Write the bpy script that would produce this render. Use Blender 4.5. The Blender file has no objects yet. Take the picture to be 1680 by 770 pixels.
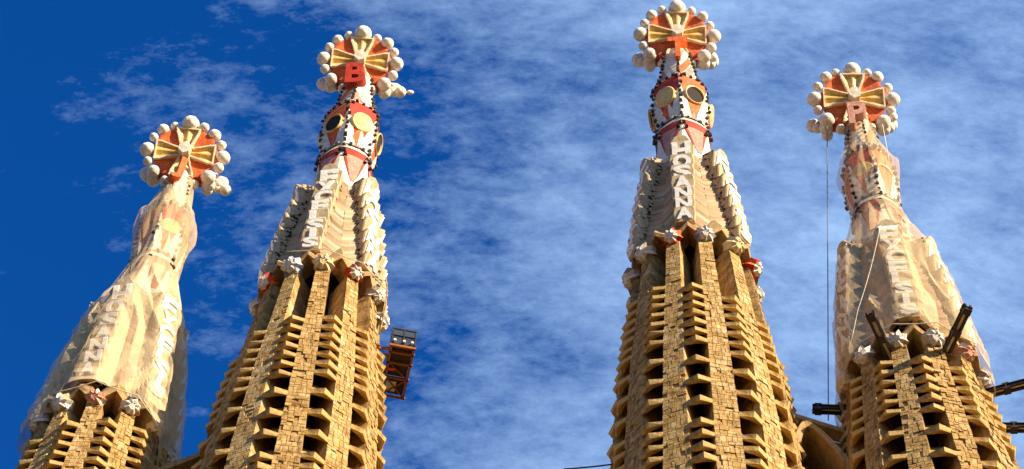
import bpy, bmesh, math, random
from mathutils import Vector, Matrix, noise

R = math.radians
rng = random.Random(7)
scene = bpy.context.scene
COL = scene.collection

# ------------------------------------------------------------------ camera
FPX, VX, VY = 3742.0, 965.0, -1950.0          # focal length and zenith point of the photograph, in photo pixels
EYE = Vector((0, 0, 1.7))
_k = Vector((VX - 840, 385 - VY, -FPX)).normalized()
_f = Vector((0, 0, -1))
_y = (_f - _k * _f.dot(_k)).normalized()
_x = _y.cross(_k)
CR = Matrix((_x, _y, _k))
cam_data = bpy.data.cameras.new("camera")
cam = bpy.data.objects.new("camera", cam_data)
COL.objects.link(cam)
cam.matrix_world = Matrix.Translation(EYE) @ CR.to_4x4()
cam_data.sensor_width = 36
cam_data.lens = FPX / 1680 * 36
cam_data.clip_end = 5000
scene.camera = cam

# ------------------------------------------------------------------ sky, sun, exposure
SUN_AZ, SUN_EL = 55.0, 28.0                     # azimuth: degrees to the right of straight behind the camera
sdir = Vector((math.sin(R(SUN_AZ)) * math.cos(R(SUN_EL)), -math.cos(R(SUN_AZ)) * math.cos(R(SUN_EL)), math.sin(R(SUN_EL))))
world = bpy.data.worlds.new("World")
scene.world = world
world.use_nodes = True
wn, wl = world.node_tree.nodes, world.node_tree.links
wn.clear()


def N(nodes, typ, **kw):
    n = nodes.new(typ)
    for k_, v in kw.items():
        if k_.startswith("i_"):
            n.inputs[k_[2:].replace("_", " ")].default_value = v
        else:
            setattr(n, k_, v)
    return n


sky = N(wn, "ShaderNodeTexSky", sky_type="NISHITA", sun_disc=False)
sky.sun_elevation = R(SUN_EL)
sky.sun_rotation = R(180 - SUN_AZ)
sky.altitude = 60
sky.air_density = 1.0
sky.dust_density = 0.3
sky.ozone_density = 3.0
hsv = N(wn, "ShaderNodeHueSaturation")
hsv.inputs["Saturation"].default_value = 1.35
hsv.inputs["Value"].default_value = 1.25
wl.new(sky.outputs[0], hsv.inputs["Color"])
tc = N(wn, "ShaderNodeTexCoord")
# thin cirrus streaks over the real sky directions
mp = N(wn, "ShaderNodeMapping")
mp.inputs["Rotation"].default_value = (R(15), R(35), R(25))
mp.inputs["Scale"].default_value = (1.0, 2.3, 1.3)
wl.new(tc.outputs["Generated"], mp.inputs["Vector"])
n1 = N(wn, "ShaderNodeTexNoise")
n1.inputs["Scale"].default_value = 4.6
n1.inputs["Detail"].default_value = 9
n1.inputs["Roughness"].default_value = 0.62
n1.inputs["Distortion"].default_value = 0.1
wl.new(mp.outputs[0], n1.inputs["Vector"])
n2 = N(wn, "ShaderNodeTexNoise")
n2.inputs["Scale"].default_value = 26
n2.inputs["Detail"].default_value = 8
n2.inputs["Roughness"].default_value = 0.7
n2.inputs["Distortion"].default_value = 0.15
wl.new(mp.outputs[0], n2.inputs["Vector"])
sepw = N(wn, "ShaderNodeSeparateXYZ")
wl.new(tc.outputs["Generated"], sepw.inputs[0])
# the cloud bank lies in the eastern half of the view: more cover where x of the direction grows
cov = N(wn, "ShaderNodeMapRange")
cov.inputs["From Min"].default_value = -0.21
cov.inputs["From Max"].default_value = 0.05
cov.inputs["To Min"].default_value = -0.56
cov.inputs["To Max"].default_value = 0.15
wl.new(sepw.outputs[0], cov.inputs[0])


def M2(nodes, links, op, a, b, clamp=False):
    n = nodes.new("ShaderNodeMath")
    n.operation = op
    n.use_clamp = clamp
    for i, v in enumerate((a, b)):
        if v is None:
            continue
        if isinstance(v, (int, float)):
            n.inputs[i].default_value = v
        else:
            links.new(v, n.inputs[i])
    return n.outputs[0]


n3 = N(wn, "ShaderNodeTexNoise")
n3.inputs["Scale"].default_value = 95
n3.inputs["Detail"].default_value = 6
n3.inputs["Roughness"].default_value = 0.75
wl.new(mp.outputs[0], n3.inputs["Vector"])
s1 = M2(wn, wl, "MULTIPLY", n1.outputs["Fac"], 1.8)
s2 = M2(wn, wl, "MULTIPLY", n2.outputs["Fac"], 1.15)
s2b = M2(wn, wl, "MULTIPLY", n3.outputs["Fac"], 0.55)
s3 = M2(wn, wl, "ADD", M2(wn, wl, "ADD", s1, s2), s2b)
s4 = M2(wn, wl, "ADD", s3, cov.outputs[0])
cf = N(wn, "ShaderNodeMapRange")
cf.inputs["From Min"].default_value = 1.40
cf.inputs["From Max"].default_value = 2.75
cf.inputs["To Max"].default_value = 0.8
wl.new(s4, cf.inputs[0])
mixc = N(wn, "ShaderNodeMix", data_type="RGBA")
wl.new(cf.outputs[0], mixc.inputs[0])
tint = N(wn, "ShaderNodeMix", data_type="RGBA", blend_type="MULTIPLY")
tint.inputs[0].default_value = 1
tint.inputs["B"].default_value = (0.52, 0.98, 1.5, 1)
wl.new(hsv.outputs[0], tint.inputs["A"])
wl.new(tint.outputs["Result"], mixc.inputs["A"])
mixc.inputs["B"].default_value = (7.0, 10.4, 15.2, 1)
bg = N(wn, "ShaderNodeBackground")
bg.inputs["Strength"].default_value = 0.040
wl.new(mixc.outputs["Result"], bg.inputs["Color"])
wo = N(wn, "ShaderNodeOutputWorld")
wl.new(bg.outputs[0], wo.inputs[0])

sun_data = bpy.data.lights.new("sun", "SUN")
sun_data.energy = 5.0
sun_data.angle = R(0.5)
sun_data.color = (1.0, 0.83, 0.60)
sun = bpy.data.objects.new("sun", sun_data)
COL.objects.link(sun)
sun.rotation_euler = (-sdir).to_track_quat("-Z", "Y").to_euler()

scene.view_settings.view_transform = "Standard"
scene.view_settings.look = "None"
scene.view_settings.exposure = 1.3
scene.view_settings.gamma = 1
scene.cycles.max_bounces = 6
scene.cycles.transparent_max_bounces = 12
scene.cycles.use_denoising = True

# ------------------------------------------------------------------ helpers


def at(u, v, Y):
    """World point that photo pixel (u, v) shows at depth plane y = Y."""
    d = CR @ Vector(((u - 840) / FPX, -(v - 385) / FPX, -1))
    return EYE + d * ((Y - EYE.y) / d.y)


class MB:
    def __init__(self):
        self.v, self.f, self.m = [], [], []

    def face(self, pts, m=0):
        pts = list(pts)
        i = len(self.v)
        self.v += [tuple(p) for p in pts]
        self.f.append(tuple(range(i, i + len(pts))))
        self.m.append(m)

    def grid(self, rows, m=0, closed=True):
        """rows: lists of points; joined in a band (closed around each row)."""
        i0 = len(self.v)
        n = len(rows[0])
        for r_ in rows:
            self.v += [tuple(p) for p in r_]
        for a in range(len(rows) - 1):
            for b in range(n if closed else n - 1):
                c = (b + 1) % n
                self.f.append((i0 + a * n + b, i0 + a * n + c, i0 + (a + 1) * n + c, i0 + (a + 1) * n + b))
                self.m.append(m)

    def hull8(self, lo, hi, m=0):
        """prism between two point loops of equal length, capped."""
        i = len(self.v)
        n = len(lo)
        self.v += [tuple(p) for p in lo] + [tuple(p) for p in hi]
        self.f.append(tuple(i + q for q in reversed(range(n))))
        self.f.append(tuple(i + n + q for q in range(n)))
        self.m += [m, m]
        for q in range(n):
            w = (q + 1) % n
            self.f.append((i + q, i + w, i + n + w, i + n + q))
            self.m.append(m)

    def box(self, c, s, m=0, rot=None):
        c = Vector(c)
        pts = []
        for dz in (-1, 1):
            for dx, dy in ((-1, -1), (1, -1), (1, 1), (-1, 1)):
                p = Vector((dx * s[0] / 2, dy * s[1] / 2, dz * s[2] / 2))
                if rot is not None:
                    p = rot @ p
                pts.append(c + p)
        self.hull8(pts[:4], pts[4:], m)

    def bar(self, a, b, w, h, m=0, up=Vector((0, 0, 1))):
        a, b = Vector(a), Vector(b)
        d = (b - a).normalized()
        s = d.cross(up)
        if s.length < 1e-4:
            s = Vector((1, 0, 0))
        s.normalize()
        u = s.cross(d)
        lo = [a + s * (x * w / 2) + u * (y * h / 2) for x, y in ((-1, -1), (1, -1), (1, 1), (-1, 1))]
        hi = [p + (b - a) for p in lo]
        self.hull8(lo, hi, m)

    def tube(self, pts, r, n=8, m=0):
        pts = [Vector(p) for p in pts]
        rows = []
        for i, p in enumerate(pts):
            d = (pts[min(i + 1, len(pts) - 1)] - pts[max(i - 1, 0)]).normalized()
            s = d.cross(Vector((0.31, 0.2, 0.93))).normalized()
            u = s.cross(d)
            rr = r if not isinstance(r, (list, tuple)) else r[i]
            rows.append([p + (s * math.cos(2 * math.pi * q / n) + u * math.sin(2 * math.pi * q / n)) * rr for q in range(n)])
        self.grid(rows, m)
        self.f.append(tuple(len(self.v) - n + q for q in range(n)))
        self.m.append(m)
        self.f.append(tuple(len(self.v) - n * len(rows) + q for q in reversed(range(n))))
        self.m.append(m)

    def mesh(self, name, mats, smooth=False, fix=True):
        me = bpy.data.meshes.new(name)
        me.from_pydata(self.v, [], self.f)
        for x in (mats if isinstance(mats, (list, tuple)) else [mats]):
            me.materials.append(x)
        me.polygons.foreach_set("material_index", self.m)
        if smooth:
            me.polygons.foreach_set("use_smooth", [True] * len(self.f))
        if fix:
            bm = bmesh.new()
            bm.from_mesh(me)
            bmesh.ops.recalc_face_normals(bm, faces=bm.faces)
            bm.to_mesh(me)
            bm.free()
        me.update()
        return me

    def build(self, name, mats, parent=None, smooth=False, fix=True):
        return put(name, self.mesh(name, mats, smooth, fix), parent)


def put(name, me, parent=None, mat=None):
    o = bpy.data.objects.new(name, me)
    COL.objects.link(o)
    if parent is not None:
        o.parent = parent
    if mat is not None:
        o.matrix_basis = mat
    return o


def empty(name, loc, rz=0):
    o = bpy.data.objects.new(name, None)
    COL.objects.link(o)
    o.location = loc
    o.rotation_euler = (0, 0, rz)
    return o


def tag(o, label=None, cat=None, group=None, kind=None):
    for k_, v in (("label", label), ("category", cat), ("group", group), ("kind", kind)):
        if v:
            o[k_] = v
    return o


# ------------------------------------------------------------------ materials


def mat_base(name, rough=0.85, spec=0.3):
    m = bpy.data.materials.new(name)
    m.use_nodes = True
    nt = m.node_tree
    b = nt.nodes["Principled BSDF"]
    b.inputs["Roughness"].default_value = rough
    b.inputs["Specular IOR Level"].default_value = spec
    return m, nt.nodes, nt.links, b


def ramp(nodes, stops):
    r_ = nodes.new("ShaderNodeValToRGB")
    e = r_.color_ramp.elements
    while len(e) > 1:
        e.remove(e[-1])
    e[0].position, e[0].color = stops[0][0], (*stops[0][1], 1)
    for p, c in stops[1:]:
        q = e.new(p)
        q.color = (*c, 1)
    return r_


def stone(name, tones, nscale=1.3, bump=0.5, bscale=9.0, island=0.5, dark=0.55, rough=0.9):
    """Weathered sandstone: each loose block picks its own tone, mottled and pitted."""
    m, n, l, b = mat_base(name, rough, 0.2)
    co = n.new("ShaderNodeTexCoord")
    geo = n.new("ShaderNodeNewGeometry")
    oi = n.new("ShaderNodeObjectInfo")
    nz = n.new("ShaderNodeTexNoise")
    nz.inputs["Scale"].default_value = nscale
    nz.inputs["Detail"].default_value = 6
    nz.inputs["Roughness"].default_value = 0.65
    l.new(co.outputs["Object"], nz.inputs["Vector"])
    a = M2(n, l, "MULTIPLY", geo.outputs["Random Per Island"], island)
    c = M2(n, l, "MULTIPLY", nz.outputs["Fac"], 1.5 - island)
    d = M2(n, l, "ADD", a, c)
    e = M2(n, l, "SUBTRACT", d, 0.25)
    e2 = M2(n, l, "MULTIPLY", oi.outputs["Random"], 0.12)
    e3 = M2(n, l, "ADD", e, e2, True)
    k_ = len(tones)
    rp = ramp(n, [(0.12 + 0.76 * i / (k_ - 1), t) for i, t in enumerate(tones)])
    l.new(e3, rp.inputs[0])
    # dirt blotches
    nd = n.new("ShaderNodeTexNoise")
    nd.inputs["Scale"].default_value = 3.7
    nd.inputs["Detail"].default_value = 8
    nd.inputs["Roughness"].default_value = 0.75
    l.new(co.outputs["Object"], nd.inputs["Vector"])
    rd = ramp(n, [(0.34, (dark, dark * 0.93, dark * 0.85)), (0.55, (1, 1, 1))])
    l.new(nd.outputs["Fac"], rd.inputs[0])
    mx = n.new("ShaderNodeMix")
    mx.data_type = "RGBA"
    mx.blend_type = "MULTIPLY"
    mx.inputs[0].default_value = 1
    l.new(rp.outputs[0], mx.inputs["A"])
    l.new(rd.outputs[0], mx.inputs["B"])
    # rain streaks and lime bloom
    ms_ = n.new("ShaderNodeMapping")
    ms_.inputs["Scale"].default_value = (3.4, 3.4, 0.32)
    l.new(co.outputs["Object"], ms_.inputs[0])
    ns = n.new("ShaderNodeTexNoise")
    ns.inputs["Scale"].default_value = 1.6
    ns.inputs["Detail"].default_value = 6
    ns.inputs["Roughness"].default_value = 0.7
    l.new(ms_.outputs[0], ns.inputs["Vector"])
    rs = ramp(n, [(0.30, (0.52, 0.44, 0.36)), (0.46, (1, 1, 1)), (0.60, (1, 1, 1)), (0.76, (1.22, 1.3, 1.5))])
    l.new(ns.outputs["Fac"], rs.inputs[0])
    mz = n.new("ShaderNodeMix")
    mz.data_type = "RGBA"
    mz.blend_type = "MULTIPLY"
    mz.inputs[0].default_value = 1
    l.new(mx.outputs["Result"], mz.inputs["A"])
    l.new(rs.outputs[0], mz.inputs["B"])
    l.new(mz.outputs["Result"], b.inputs["Base Color"])
    nb = n.new("ShaderNodeTexNoise")
    nb.inputs["Scale"].default_value = bscale
    nb.inputs["Detail"].default_value = 7
    nb.inputs["Roughness"].default_value = 0.7
    l.new(co.outputs["Object"], nb.inputs["Vector"])
    bp = n.new("ShaderNodeBump")
    bp.inputs["Strength"].default_value = bump
    bp.inputs["Distance"].default_value = 0.06
    l.new(nb.outputs["Fac"], bp.inputs["Height"])
    l.new(bp.outputs[0], b.inputs["Normal"])
    return m


def mosaic(name, c1, c2, scale=16, rough=0.35, gap=(0.35, 0.3, 0.22), bump=0.5, spec=0.5, metal=0.0):
    """Broken glazed tiles set in mortar."""
    m, n, l, b = mat_base(name, rough, spec)
    b.inputs["Metallic"].default_value = metal
    co = n.new("ShaderNodeTexCoord")
    vo = n.new("ShaderNodeTexVoronoi")
    vo.inputs["Scale"].default_value = scale
    l.new(co.outputs["Object"], vo.inputs["Vector"])
    ve = n.new("ShaderNodeTexVoronoi")
    ve.feature = "DISTANCE_TO_EDGE"
    ve.inputs["Scale"].default_value = scale
    l.new(co.outputs["Object"], ve.inputs["Vector"])
    sp = n.new("ShaderNodeSeparateColor")
    l.new(vo.outputs["Color"], sp.inputs[0])
    mx = n.new("ShaderNodeMix")
    mx.data_type = "RGBA"
    l.new(sp.outputs[0], mx.inputs[0])
    mx.inputs["A"].default_value = (*c1, 1)
    mx.inputs["B"].default_value = (*c2, 1)
    ed = n.new("ShaderNodeMapRange")
    ed.inputs["From Max"].default_value = 0.07
    l.new(ve.outputs["Distance"], ed.inputs[0])
    m2 = n.new("ShaderNodeMix")
    m2.data_type = "RGBA"
    l.new(ed.outputs[0], m2.inputs[0])
    m2.inputs["A"].default_value = (*gap, 1)
    l.new(mx.outputs["Result"], m2.inputs["B"])
    # soot and weather
    nd = n.new("ShaderNodeTexNoise")
    nd.inputs["Scale"].default_value = 2.2
    nd.inputs["Detail"].default_value = 7
    nd.inputs["Roughness"].default_value = 0.7
    l.new(co.outputs["Object"], nd.inputs["Vector"])
    rd = ramp(n, [(0.3, (0.7, 0.62, 0.5)), (0.55, (1, 1, 1))])
    l.new(nd.outputs["Fac"], rd.inputs[0])
    m3 = n.new("ShaderNodeMix")
    m3.data_type = "RGBA"
    m3.blend_type = "MULTIPLY"
    m3.inputs[0].default_value = 1
    l.new(m2.outputs["Result"], m3.inputs["A"])
    l.new(rd.outputs[0], m3.inputs["B"])
    l.new(m3.outputs["Result"], b.inputs["Base Color"])
    bp = n.new("ShaderNodeBump")
    bp.inputs["Strength"].default_value = bump
    bp.inputs["Distance"].default_value = 0.03
    l.new(ed.outputs[0], bp.inputs["Height"])
    l.new(bp.outputs[0], b.inputs["Normal"])
    return m


def plain(name, col, rough=0.6, metal=0.0, var=0.25, scale=5.0, bump=0.15):
    m, n, l, b = mat_base(name, rough, 0.4)
    b.inputs["Metallic"].default_value = metal
    co = n.new("ShaderNodeTexCoord")
    nz = n.new("ShaderNodeTexNoise")
    nz.inputs["Scale"].default_value = scale
    nz.inputs["Detail"].default_value = 6
    l.new(co.outputs["Object"], nz.inputs["Vector"])
    rp = ramp(n, [(0.3, tuple(c * (1 - var) for c in col)), (0.7, tuple(min(1, c * (1 + var)) for c in col))])
    l.new(nz.outputs["Fac"], rp.inputs[0])
    l.new(rp.outputs[0], b.inputs["Base Color"])
    bp = n.new("ShaderNodeBump")
    bp.inputs["Strength"].default_value = bump
    bp.inputs["Distance"].default_value = 0.02
    l.new(nz.outputs["Fac"], bp.inputs["Height"])
    l.new(bp.outputs[0], b.inputs["Normal"])
    return m


def courses_mat(name):
    """Stepped stone courses, each course its own ochre, pink or grey tone."""
    m, n, l, b = mat_base(name, 0.85, 0.2)
    co = n.new("ShaderNodeTexCoord")
    sp = n.new("ShaderNodeSeparateXYZ")
    l.new(co.outputs["Object"], sp.inputs[0])
    nz = n.new("ShaderNodeTexNoise")
    nz.inputs["Scale"].default_value = 2.5
    nz.inputs["Detail"].default_value = 7
    nz.inputs["Roughness"].default_value = 0.7
    l.new(co.outputs["Object"], nz.inputs["Vector"])
    geo = n.new("ShaderNodeNewGeometry")
    a = M2(n, l, "MULTIPLY", geo.outputs["Random Per Island"], 0.75)
    c = M2(n, l, "MULTIPLY", nz.outputs["Fac"], 0.5)
    d = M2(n, l, "ADD", a, c)
    e = M2(n, l, "SUBTRACT", d, 0.12, True)
    rp = ramp(n, [(0.0, (0.23, 0.16, 0.085)), (0.3, (0.40, 0.29, 0.16)), (0.5, (0.50, 0.36, 0.20)), (0.62, (0.52, 0.27, 0.17)), (0.78, (0.48, 0.38, 0.25)), (1.0, (0.6, 0.5, 0.34))])
    l.new(e, rp.inputs[0])
    l.new(rp.outputs[0], b.inputs["Base Color"])
    bp = n.new("ShaderNodeBump")
    bp.inputs["Strength"].default_value = 0.5
    bp.inputs["Distance"].default_value = 0.040
    l.new(nz.outputs["Fac"], bp.inputs["Height"])
    l.new(bp.outputs[0], b.inputs["Normal"])
    return m


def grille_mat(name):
    """Cream stone cheek with irregular openings painted on as near-black blotches."""
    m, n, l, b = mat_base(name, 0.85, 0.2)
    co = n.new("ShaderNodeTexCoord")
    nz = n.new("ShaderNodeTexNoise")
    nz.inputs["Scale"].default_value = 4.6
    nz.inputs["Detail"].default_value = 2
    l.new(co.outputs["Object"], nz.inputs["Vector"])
    rp = ramp(n, [(0.53, (0.40, 0.29, 0.16)), (0.55, (0.03, 0.02, 0.012))])  # dark stop paints the shade inside openings that are not cut
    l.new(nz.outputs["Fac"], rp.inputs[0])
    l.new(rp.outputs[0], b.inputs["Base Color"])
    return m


def net_mat(name):
    m = bpy.data.materials.new(name)
    m.use_nodes = True
    n, l = m.node_tree.nodes, m.node_tree.links
    n.clear()
    out = n.new("ShaderNodeOutputMaterial")
    tr = n.new("ShaderNodeBsdfTransparent")
    df = n.new("ShaderNodeBsdfDiffuse")
    tl = n.new("ShaderNodeBsdfTranslucent")
    df.inputs["Color"].default_value = (0.76, 0.58, 0.34, 1)
    tl.inputs["Color"].default_value = (0.6, 0.40, 0.2, 1)
    ms = n.new("ShaderNodeMixShader")
    ms.inputs[0].default_value = 0.06
    l.new(df.outputs[0], ms.inputs[1])
    l.new(tl.outputs[0], ms.inputs[2])
    co = n.new("ShaderNodeTexCoord")
    nz = n.new("ShaderNodeTexNoise")
    nz.inputs["Scale"].default_value = 1.1
    nz.inputs["Detail"].default_value = 5
    l.new(co.outputs["Object"], nz.inputs["Vector"])
    mp_ = n.new("ShaderNodeMapping")
    mp_.inputs["Scale"].default_value = (9, 9, 5)
    mp_.inputs["Rotation"].default_value = (R(14), R(-18), 0)
    l.new(co.outputs["Object"], mp_.inputs[0])
    nf = n.new("ShaderNodeTexNoise")
    nf.inputs["Scale"].default_value = 2.0
    nf.inputs["Detail"].default_value = 4
    l.new(mp_.outputs[0], nf.inputs["Vector"])
    a = M2(n, l, "MULTIPLY", nz.outputs["Fac"], 0.5)
    b_ = M2(n, l, "MULTIPLY", nf.outputs["Fac"], 0.45)
    c = M2(n, l, "ADD", a, b_)
    mr = n.new("ShaderNodeMapRange")
    mr.inputs["From Min"].default_value = 0.3
    mr.inputs["From Max"].default_value = 0.65
    mr.inputs["To Min"].default_value = 0.72
    mr.inputs["To Max"].default_value = 1.12
    l.new(c, mr.inputs[0])
    at_ = n.new("ShaderNodeAttribute")
    at_.attribute_name = "weave"
    mrw = M2(n, l, "MULTIPLY", mr.outputs[0], at_.outputs["Fac"], True)
    mix = n.new("ShaderNodeMixShader")
    l.new(mrw, mix.inputs[0])
    l.new(tr.outputs[0], mix.inputs[1])
    l.new(ms.outputs[0], mix.inputs[2])
    bp = n.new("ShaderNodeBump")
    bp.inputs["Strength"].default_value = 0.4
    bp.inputs["Distance"].default_value = 0.040
    l.new(nf.outputs["Fac"], bp.inputs["Height"])
    l.new(bp.outputs[0], df.inputs["Normal"])
    l.new(mix.outputs[0], out.inputs[0])
    return m


MAT = dict(
    pier=stone("pier_stone", [(0.22, 0.115, 0.03), (0.37, 0.215, 0.062), (0.44, 0.275, 0.09), (0.48, 0.315, 0.115), (0.60, 0.44, 0.21)], island=0.42, bump=0.9, dark=0.4),
    louvre=stone("louvre_stone", [(0.28, 0.145, 0.032), (0.43, 0.255, 0.07), (0.51, 0.335, 0.115), (0.59, 0.43, 0.18)], nscale=2.2, island=0.2, bump=0.6, dark=0.5),
    shade_stone=stone("shade_toned_stone", [(0.06, 0.04, 0.02), (0.09, 0.055, 0.025), (0.13, 0.08, 0.035)], island=0.2),  # near-black tones put the shade of the interior into the colour
    gable=stone("gable_stone", [(0.28, 0.165, 0.055), (0.40, 0.255, 0.10), (0.48, 0.33, 0.155)], island=0.2, bump=0.4, dark=0.6),
    panel=stone("panel_stone", [(0.36, 0.26, 0.14), (0.46, 0.35, 0.20), (0.54, 0.43, 0.27)], island=0.2, bump=0.3, dark=0.65),
    cheek=grille_mat("painted_openings_stone"),
    courses=courses_mat("stone_courses"),
    white=mosaic("white_mosaic", (0.86, 0.80, 0.66), (0.74, 0.66, 0.5), 9, gap=(0.6, 0.5, 0.36)),
    letter=mosaic("white_letter_mosaic", (0.92, 0.90, 0.82), (0.80, 0.78, 0.70), 9, gap=(0.62, 0.56, 0.45), bump=0.3),
    red=mosaic("red_mosaic", (0.62, 0.05, 0.01), (0.42, 0.02, 0.006), 14, rough=0.6, spec=0.25, gap=(0.22, 0.05, 0.02)),
    orange=mosaic("orange_red_mosaic", (0.88, 0.20, 0.03), (0.68, 0.09, 0.015), 14, rough=0.6, spec=0.25, gap=(0.4, 0.07, 0.02)),
    pink=mosaic("pink_mosaic", (0.66, 0.30, 0.18), (0.56, 0.19, 0.10), 14, gap=(0.45, 0.25, 0.16)),
    grey=mosaic("grey_mosaic", (0.42, 0.36, 0.26), (0.26, 0.22, 0.15), 14, gap=(0.2, 0.16, 0.1)),
    gold=mosaic("gold_mosaic", (0.88, 0.63, 0.20), (0.74, 0.44, 0.08), 12, rough=0.3, gap=(0.5, 0.3, 0.08), bump=0.3),
    cream=mosaic("cream_mosaic", (0.92, 0.82, 0.58), (0.86, 0.70, 0.42), 12, rough=0.35, gap=(0.6, 0.42, 0.18), bump=0.3),
    ball=mosaic("ball_mosaic", (0.96, 0.92, 0.80), (0.86, 0.78, 0.62), 9, rough=0.5, gap=(0.60, 0.50, 0.34), bump=0.5, spec=0.3),
    stud=plain("dark_glass_cube", (0.045, 0.032, 0.02), 0.25),
    hollow_shade=plain("painted_hollow", (0.02, 0.015, 0.01), 0.9),  # near black that paints the shade inside a hollow
    blue=mosaic("blue_mosaic", (0.20, 0.27, 0.48), (0.32, 0.38, 0.56), 14, gap=(0.3, 0.3, 0.3)),
    boss_white=mosaic("boss_white_mosaic", (0.80, 0.76, 0.66), (0.68, 0.62, 0.50), 12, gap=(0.5, 0.44, 0.34)),
    boss_yellow=mosaic("boss_yellow_mosaic", (0.80, 0.58, 0.20), (0.84, 0.72, 0.42), 12, gap=(0.5, 0.38, 0.2)),
    net=net_mat("net_mesh"),
    steel=plain("dark_steel", (0.04, 0.028, 0.02), 0.55, 0.3),
    white_steel=plain("pale_timber", (0.62, 0.55, 0.46), 0.7),
    orange_paint=plain("orange_paint", (0.26, 0.085, 0.012), 0.45),
    red_paint=plain("red_paint", (0.68, 0.05, 0.015), 0.45),
    cab_dark=plain("cab_dark", (0.05, 0.055, 0.06), 0.2),
    rope=plain("pale_rope", (0.62, 0.54, 0.42), 0.8),
    darkrope=plain("dark_cable", (0.10, 0.11, 0.14), 0.6),
    ground=stone("plaza_stone", [(0.075, 0.045, 0.018), (0.105, 0.065, 0.025), (0.14, 0.085, 0.033)], nscale=0.15, island=0.0),
)


def glass_mat():
    m, n, l, b = mat_base("cab_glass", 0.08, 0.6)
    b.inputs["Base Color"].default_value = (0.05, 0.065, 0.085, 1)
    b.inputs["Alpha"].default_value = 0.75
    return m


MAT["glass"] = glass_mat()

# ------------------------------------------------------------------ shared meshes


def glyph(ch, embolden=0.055, depth=0.09):
    """A solid block letter normalised to 1 x 1, centred, front at -y."""
    cu = bpy.data.curves.new("glyph", "FONT")
    cu.body = ch
    cu.extrude = depth / 2
    cu.offset = embolden
    cu.resolution_u = 3
    o = bpy.data.objects.new("glyph", cu)
    COL.objects.link(o)
    bpy.context.view_layer.update()
    dg = bpy.context.evaluated_depsgraph_get()
    me = bpy.data.meshes.new_from_object(o.evaluated_get(dg))
    bpy.data.objects.remove(o)
    bpy.data.curves.remove(cu)
    xs = [v.co.x for v in me.vertices]
    ys = [v.co.y for v in me.vertices]
    x0, x1, y0, y1 = min(xs), max(xs), min(ys), max(ys)
    for v in me.vertices:
        x, y, z = v.co
        v.co = ((x - (x0 + x1) / 2) / max(x1 - x0, 0.35), -z, (y - (y0 + y1) / 2) / (y1 - y0))
    me.materials.clear()
    me.name = "letter_" + ch
    return me


_gl = {}


def glyph_mesh(ch, mat, emb=0.045, depth=0.09):
    key = (ch, mat, emb)
    if key not in _gl:
        me = glyph(ch, emb, depth)
        me.materials.append(MAT[mat])
        _gl[key] = me
    return _gl[key]


def ball_mesh(seed):
    bm = bmesh.new()
    bmesh.ops.create_icosphere(bm, subdivisions=4, radius=1)
    for v in bm.verts:
        v.co *= 1 + 0.05 * noise.noise(v.co * 2.2 + Vector((seed, 0, 0))) + 0.018 * noise.noise(v.co * 9 + Vector((seed, 3, 0)))
    me = bpy.data.meshes.new("ball")
    bm.to_mesh(me)
    bm.free()
    me.materials.append(MAT["ball"])
    me.polygons.foreach_set("use_smooth", [True] * len(me.polygons))
    return me


BALLS = [ball_mesh(i * 3.1) for i in range(4)]


def stud_mesh():
    mb = MB()
    lo = [(-0.5, -0.5, -0.42), (0.5, -0.5, -0.42), (0.5, 0.6, -0.42), (-0.5, 0.6, -0.42)]
    hi = [(-0.42, -0.42, 0.5), (0.42, -0.42, 0.5), (0.42, 0.6, 0.5), (-0.42, 0.6, 0.5)]
    mb.hull8(lo, hi)
    return mb.mesh("stud", MAT["stud"])


STUD = stud_mesh()


def louvre_mesh(seed):
    """Stone sill with a pointed prow: unit width along x, prow at -y, about 0.26 m thick at the lip."""
    rn = random.Random(seed)
    j = lambda s: rn.uniform(-s, s)
    mb = MB()
    t = 0.185 + j(0.02)
    px = j(0.04)
    top = [(-0.5, 0.03, t + j(0.02)), (px, -0.22 + j(0.02), t * 0.95), (0.5, 0.03, t + j(0.02))]
    low = [(-0.5, 0.08, j(0.015)), (px, -0.14 + j(0.02), -0.02), (0.5, 0.08, j(0.015))]
    inner = [(-0.5, 0.15, 0.03), (0.0, 0.10, 0.03), (0.5, 0.15, 0.03)]
    deep = [(-0.5, 0.9, 1.42), (0.0, 0.9, 1.42), (0.5, 0.9, 1.42)]
    deept = [(-0.5, 0.83, 1.5), (0.0, 0.83, 1.5), (0.5, 0.83, 1.5)]
    topi = [(-0.5, 0.16, t + 0.05), (0.0, 0.14, t + 0.06), (0.5, 0.16, t + 0.05)]
    mb.grid([top, low, inner, deep, deept, topi, top], 0, closed=False)
    for q in (0, 2):
        mb.face([r_[q] for r_ in (top, low, inner, deep, deept, topi)])
    return mb.mesh("louvre", MAT["louvre"])


LOUVRES = [louvre_mesh(i) for i in range(7)]


def interp(tab, x):
    if x <= tab[0][0]:
        return tab[0][1]
    for (a, p), (b, q) in zip(tab, tab[1:]):
        if x <= b:
            return p + (q - p) * (x - a) / (b - a)
    return tab[-1][1]


# ------------------------------------------------------------------ tower profiles: depth below the tip -> radius
PROW = [(24, 2.35), (27, 2.62), (30, 2.88), (33.8, 3.25), (38.4, 3.52), (44, 3.72), (60, 4.0), (110, 4.4)]
SPIRE = [(3.4, 0.42), (4.6, 0.55), (5.6, 0.63), (6.5, 0.68), (7.3, 0.80), (8.4, 0.92), (9.1, 1.05), (9.8, 1.30), (10.4, 1.40), (12.6, 1.38), (13.3, 1.24), (13.9, 1.18), (14.0, 1.30), (14.25, 1.30), (15.5, 1.33), (17.5, 1.50), (18.0, 1.5)]
BODY = [(17.0, 1.38), (18.5, 1.48), (21, 1.78), (24, 2.12), (26.2, 2.35)]
PANEL_R = [(17.0, 1.72), (18.2, 1.90), (21.2, 2.31), (26.0, 2.80)]


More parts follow.
